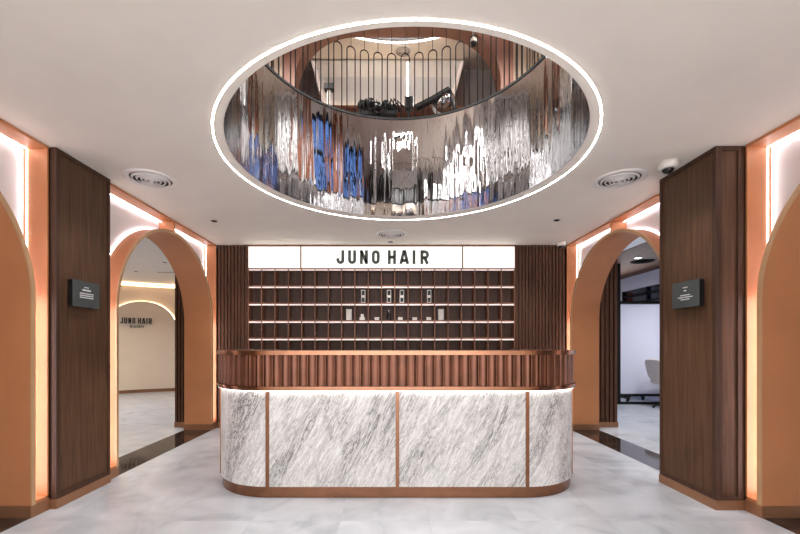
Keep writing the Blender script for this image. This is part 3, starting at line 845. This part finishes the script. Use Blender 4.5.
# machines on the upper floor
def at3(px, py, D): return ((px-387)*D/391, D, 1.2+(345-py)*D/391)
t = thing('tube_lamp', 'upright white tube lamp with a black holder on the upper floor', 'lamp', at3(408, 98, 5.9)[:2]+(3.2,))
x, y, z = at3(408, 98, 5.9)
MB().tube([(x, y, z), (x, y, at3(408, 63, 5.9)[2])], .020, 12).build('tube', 'lamp_tube', t)
B(x-.05, x+.08, y-.05, y+.05, z-.18, z).build('holder', 'black_plastic', t, bevel=.008)
MB().tube([(x, y, z-.18), (x+.02, y, z-.35), (x+.08, y, z-.45), (x+.08, y, 3.3)], .022, 10).build('stand', 'black', t)
MB().lathe((x+.08, y, 3.2), [(0, .1), (.05, .09), (.18, .02), (.18, 0), (0, 0)], 24).build('base', 'black', t)
t = thing('jointed_arm_lamp', 'black jointed arm with chrome globe head on the upper floor', 'arm lamp', at3(455, 110, 5.7)[:2]+(3.2,))
pts = [at3(416, 108, 5.7), at3(432, 100, 5.7), at3(449, 90, 5.7)]
MB().tube(pts, .05, 10).build('upper_arm', 'black', t)
MB().tube([at3(449, 90, 5.7), at3(453, 98, 5.75), at3(447, 104, 5.8)], .03, 10).build('fore_arm', 'black', t)
p = at3(444, 104, 5.85)
MB().lathe(p, [(.19*cos(a*pi/12-pi/2), .16*sin(a*pi/12-pi/2)) for a in range(13)], 24).build('globe_head', 'chrome', t)
q = at3(455, 112, 5.7)
MB().tube([at3(449, 90, 5.7), (q[0], q[1], 4.6), (q[0], q[1], 3.3)], .025, 8).build('stand', 'black', t)
MB().lathe((q[0], q[1], 3.2), [(0, .1), (.05, .09), (.18, .02), (.18, 0), (0, 0)], 24).build('base', 'black', t)
t = thing('hair_processor', 'tangled black hair processing machine with several arms on the upper floor', 'salon machine', at3(380, 110, 5.8)[:2]+(3.2,))
m = MB()
for i in range(9):
    px = 359+i*5 + random.uniform(-1, 1)
    a = at3(px, 112, 5.8); b = at3(px+random.uniform(-4, 4), random.uniform(98, 105), 5.8+random.uniform(-.1, .1)); c = at3(px+random.uniform(-6, 8), random.uniform(103, 112), 5.8)
    m.tube([a, b, c], .016, 6)
m.build('arm', 'black', t)
for px, py in ((362, 105), (371, 103), (378, 107), (386, 105), (393, 109)):
    p = at3(px, py, 5.75+random.uniform(-.1, .1))
    MB().lathe(p, [(.0, -.07), (.05, -.06), (.075, 0), (.05, .05), (.0, .06)], 12).build('heater_head', 'black_plastic', t)
a = at3(380, 112, 5.8)
B(a[0]-.32, a[0]+.25, 5.76, 5.84, a[2]-.05, a[2]).build('cross_bar', 'black', t)
MB().tube([(a[0], 5.8, a[2]-.05), (a[0], 5.8, 3.3)], .03, 10).build('stand', 'black', t)
MB().lathe((a[0], 5.8, 3.2), [(0, .1), (.06, .09), (.22, .02), (.22, 0), (0, 0)], 24).build('base', 'black', t)
t = thing('pole_lamp', 'white lamp post with a black box clamp on the upper floor', 'lamp', at3(327, 100, 5.9)[:2]+(3.2,))
p = at3(329, 88, 5.9)
B(p[0]-.07, p[0]+.07, p[1]-.05, p[1]+.05, p[2]-.04, p[2]+.05).build('clamp', 'black_plastic', t, bevel=.006)
MB().tube([(p[0], p[1], p[2]-.04), (p[0], p[1], 3.3)], .03, 10).build('post', 'white_gloss', t)
MB().lathe((p[0], p[1], 3.2), [(0, .1), (.05, .09), (.18, .02), (.18, 0), (0, 0)], 24).build('base', 'white_gloss', t)

# ------------------------------------------------------------------ room through the left archway
def wy(x): return 10.3-.216*(x+4.8)**2
NXW = 60
xsW = [-8.2+(5.3)*i/NXW for i in range(NXW+1)]
def curved(mb, xs, off, z0, z1f, th=.03):
    """strip following the curved wall, off metres in front of it"""
    f = []
    for x in xs:
        d = -.432*(x+4.8); l = hypot(1, d); nx, ny = d/l, -1/l
        f.append(((x+nx*off, wy(x)+ny*off), (x+nx*(off-th), wy(x)+ny*(off-th)), z1f(x)))
    rows = [[(a[0], a[1], z0), (b[0], b[1], z0), (b[0], b[1], z), (a[0], a[1], z)] for a, b, z in f]
    for a, b in ((0, 1), (1, 2), (2, 3), (3, 0)): mb.sheet([r[a] for r in rows], [r[b] for r in rows], smooth=(a, b) in ((3, 0), (1, 2)))
    mb.add(rows[0], [(0, 1, 2, 3)]); mb.add(rows[-1], [(0, 1, 2, 3)])
    return mb
struct('wall_back', curved(MB(), xsW, 0, 0, lambda x: 2.68, .1), 'cream')
struct('baseboard_back', curved(MB(), xsW, .018, 0, lambda x: .08, .017), 'bronze')
struct('ceiling', B(-9.4, XL-.40, -.5, 11.2, 2.76, 2.84), 'ceiling')
struct('wall_left', B(-9.5, -9.4, -.5, 11.2, 0, 2.84), 'cream')
struct('wall_front', B(-9.4, XL-.40, -.6, -.5, 0, 2.84), 'cream')
struct('wall_rear', B(-9.4, -2.6, 11.1, 11.2, 0, 2.84), 'cream')
t = thing('cove_light', 'warm cove light along the top of the curved cream wall', 'cove light', (-6, 9.7, 2.69))
curved(MB(), xsW, .01, 2.70, lambda x: 2.706, .08).build('light_strip', 'led_warm', t)
AC, AR, AZ = -6.16, .68, 1.62
t = thing('arch_panel', 'cream arch shaped panel with glowing outline on the curved wall', 'arch panel', (AC, wy(AC), 0))
NA = 40; xa = [AC-AR*cos(pi*i/NA) for i in range(NA+1)]
zarch = lambda x: AZ+sqrt(max(0, AR*AR-(x-AC)**2))
curved(MB(), xa, .06, .085, zarch, .03).build('panel', 'cream', t)
pts = []
for x in [AC-AR]+xa+[AC+AR]: pass
def on(x, z, off):
    d = -.432*(x+4.8); l = hypot(1, d); return (x+d/l*off, wy(x)-off/l, z)
pts = [on(AC-AR, .1, .022)]+[on(x, zarch(x), .022) for x in xa]+[on(AC+AR, .1, .022)]
MB().tube(pts, .005, 6).build('light_strip', 'led_warm', t)
t = thing('wall_lettering', 'dark JUNO HAIR lettering with Korean line on the cream arch panel', 'lettering', (AC, wy(AC), 1.75))
DD = 9.78
def lx(px):
    a, b = -8.0, -4.0; T = (px-387)/391
    for _ in range(50):
        c = (a+b)/2
        if c/(wy(c)-.07) < T: a = c
        else: b = c
    return (a+b)/2
LQ = [('J', 120.3, 2.9), ('U', 124.3, 3), ('N', 128.5, 3), ('O', 132.7, 3), ('H', 138.4, 3.1), ('A', 142.4, 3.7), ('I', 147.0, 1.2), ('R', 149.6, 3.2)]
kk = DD/391
def onwall(x, z, d):
    return on(x, z, .062+d)
letters([(c, lx(p-2.2), lx(p-2.2+w_)-lx(p-2.2)) for c, p, w_ in LQ], 5.8*kk, .80*kk, lambda x, z, d: onwall(x, 1.2+(345-323.8)*kk+z, d), .02, 'letter_dark', t)
try:
    cu = bpy.data.curves.new('korean_line', 'FONT'); cu.body = '준오헤어'; cu.size = .085; cu.extrude = .008; cu.align_x = 'CENTER'
    to = bpy.data.objects.new('korean_line', cu); COL.objects.link(to)
    bpy.context.view_layer.update()
    me = bpy.data.meshes.new_from_object(to); bpy.data.objects.remove(to)
    kx = lx(135); d = -.432*(kx+4.8); ang = atan2(-d, 1)
    me.materials.clear(); me.materials.append(M['letter_dark'])
    ko = bpy.data.objects.new('korean_lettering', me); COL.objects.link(ko); ko.parent = t
    p = Vector(on(kx, 1.2+(345-327.8)*kk, .07))-t.location
    ko.location = p; ko.rotation_euler = (pi/2, 0, atan2(-.432*(kx+4.8)*1, 1)*1)
except Exception as e:
    print('korean', e)
slat_panel(-3.10, -2.875, 5.70, .075, 2.755, .045, 'dark slatted panel end beyond the left archway jamb', .03)
downlight(-4.2, 7.39, 2.76, 'tiny ceiling spot in the cream room, nearer the slatted panel end', d0)
downlight(-5.33, 8.3, 2.76, 'tiny ceiling spot in the cream room, nearer the wall lettering', d0)
t = thing('slot_diffuser', 'thin linear slot vent in the cream room ceiling', 'air vent', (-4.6, 8.4, 2.76))
B(-4.95, -4.3, 8.33, 8.43, 2.752, 2.7595).build('frame', 'vent', t)
B(-4.92, -4.33, 8.36, 8.40, 2.7505, 2.7518).build('slot', 'vent_dark', t)

# ------------------------------------------------------------------ room through the right archway
ZR = 2.85
struct('ceiling', B(XR+.40, 4.15, -.5, 11.2, ZR, ZR+.08), 'white')
struct('ceiling', B(4.15, 7.4, -.5, 11.2, ZR-.01, ZR+.08), 'wood_ceiling')
struct('wall_front', B(XR+.40, 7.4, -.6, -.5, 0, ZR), 'white')
struct('wall_back', B(XR+.3, 7.4, 10.9, 11.0, 0, ZR), 'white')
wr = MB().box(5.85, 5.97, -.5, 7.0, 0, ZR-.011).box(5.85, 5.97, 7.0, 10.9, 2.52, ZR-.011).box(5.85, 5.97, 7.0, 10.9, 0, .5).box(5.85, 5.97, 9.75, 10.9, .5, 2.52)
struct('wall_right', wr, 'white')
m = MB()
for y in (7.0, 7.9, 8.8, 9.70): m.box(5.86, 5.95, y, y+.05, .5, 2.52)
m.box(5.86, 5.95, 7.0, 9.75, 2.36, 2.41).box(5.86, 5.95, 7.0, 9.75, 2.2, 2.22).box(5.86, 5.95, 7, 9.75, .5, .55)
wo = struct('window_5', m, 'black')
B(5.90, 5.91, 7.0, 9.75, .5, 2.52).build('pane', 'mirror_glass', wo)
t = thing('orange_curtain', 'orange curtain hanging behind the frosted screen', 'curtain', (6.2, 10.4, 0))
m = MB(); rows = []
A_, B_ = [], []
for i in range(41):
    x = 5.2+.75*i/40; y = 10.5+.03*sin(i*1.3)
    A_.append((x, y, .02)); B_.append((x, y, 2.6))
m.sheet(A_, B_); m.sheet([(x, y+.01, z) for x, y, z in A_], [(x, y+.01, z) for x, y, z in B_]); m.build('cloth', 'orange', t)
# partition
PX0, PY = 4.66, 7.9
t = thing('glass_partition', 'black framed partition with frosted glass beyond the right archway', 'partition', (5.3, PY, 0))
B(PX0, PX0+.06, PY, PY+.05, 0, ZR-.012).build('post', 'black', t)
B(5.79, 5.85, PY, PY+.05, 0, ZR-.012).build('post', 'black', t)
for z0, z1 in ((2.03, 2.09), (.16, .21), (0.0, .05)):
    B(PX0+.061, 5.789, PY, PY+.05, z0, z1).build('rail', 'black', t)
B(PX0+.061, 5.789, PY+.02, PY+.03, .211, 2.029).build('frosted_pane', 'frosted', t)
slat_panel(2.985, 3.37, 5.70, .075, ZR-.001, .062, 'dark slatted panel end beyond the right archway jamb', .03)
vr = vent(5.0, 7.65, ZR-.01, .21, 'dark round vent in the timber ceiling beyond the right archway', None)
vr['group'] = 'side room vents'
for c in vr.children:
    c.data.materials.clear(); c.data.materials.append(M['matte_black'])
t = thing('round_downlight', 'small bright round downlight in the timber ceiling', 'downlight', (4.72, 7.35, ZR-.01))
MB().lathe((4.72, 7.35, ZR-.01), [(0, -.004), (.05, -.004)], 24).build('lens', 'led', t)
MB().lathe((4.72, 7.35, ZR-.01), [(.051, -.0005), (.07, -.0005), (.07, -.008), (.051, -.008), (.051, -.0005)], 24).build('rim', 'vent', t)
# salon chair
def cushion(mb, c, sx, sy, sz, rx=0, n=5):
    """rounded box (superellipsoid)"""
    rows = []
    def sg(v, p): return math.copysign(abs(v)**p, v)
    N, Mv = 28, 14
    for j in range(Mv+1):
        ph = -pi/2+pi*j/Mv; r = []
        for i in range(N):
            th = 2*pi*i/N
            x = sx*sg(cos(ph), .35)*sg(cos(th), .45); y = sy*sg(cos(ph), .35)*sg(sin(th), .45); z = sz*sg(sin(ph), .5)
            y2 = y*cos(rx)-z*sin(rx); z2 = y*sin(rx)+z*cos(rx)
            r.append((c[0]+x, c[1]+y2, c[2]+z2))
        rows.append(r)
    return mb.loft(rows)
hx, hy = 5.32, 7.38
t = thing('salon_chair', 'beige padded salon chair in front of the frosted screen', 'chair', (hx, hy, 0))
cushion(MB(), (hx+.04, hy, .52), .27, .27, .07).build('seat', 'beige', t)
m = MB(); rows = []
bk = cushion(MB(), (0, 0, 0), .045, .25, .20)
bk.v = [(hx-.24+x-z*.25*-1*-1, hy+y, .73+z) for x, y, z in bk.v]
bk.build('backrest', 'beige', t)
for s in (-1, 1):
    cushion(MB(), (hx+.02, hy+s*.27, .66), .20, .03, .025).build('armrest', 'beige', t)
    MB().tube([(hx-.12, hy+s*.27, .46), (hx-.12, hy+s*.27, .64)], .012, 8).build('arm_post', 'chrome', t)
MB().tube([(hx+.04, hy, .45), (hx+.04, hy, .06)], .03, 12).build('gas_lift', 'chrome', t)
m = MB()
for i in range(5):
    a = 2*pi*i/5+.3; m.tube([(hx+.04, hy, .09), (hx+.04+.28*cos(a), hy+.28*sin(a), .045)], [.025, .014], 8)
    m.lathe((hx+.04+.28*cos(a), hy+.28*sin(a), 0), [(0, .001), (.02, .001), (.026, .02), (.02, .04), (0, .04)], 12)
m.build('star_base', 'black', t)
spot('chair_fill', (4.9, 6.4, 2.78), 60, (1, .96, .93), 140)  # fill spot added to brighten the chair, no fitting there
# rolling stools whose bases show under the screen
f0 = None
for i, (x, y) in enumerate(((4.98, 8.45), (5.50, 8.75))):
    lab = ['black rolling stool behind the screen, its casters showing under the frosted glass', 'second black rolling stool behind the screen, farther from the slatted end'][i]
    if f0 is None:
        t = thing('rolling_stool', lab, 'stool', (x, y, 0), 'rolling stools behind the screen')
        cushion(MB(), (x, y, .50), .17, .17, .04).build('seat', 'black_plastic', t)
        MB().tube([(x, y, .46), (x, y, .10)], .022, 10).build('gas_lift', 'chrome', t)
        m = MB()
        for q in range(5):
            a = 2*pi*q/5; m.tube([(x, y, .12), (x+.24*cos(a), y+.24*sin(a), .07)], [.022, .014], 8)
            m.lathe((x+.24*cos(a), y+.24*sin(a), 0), [(0, .001), (.02, .001), (.028, .03), (.02, .06), (0, .06)], 12)
        m.build('star_base', 'black', t)
        f0 = t
    else: dup(f0, (x, y, 0), lab)
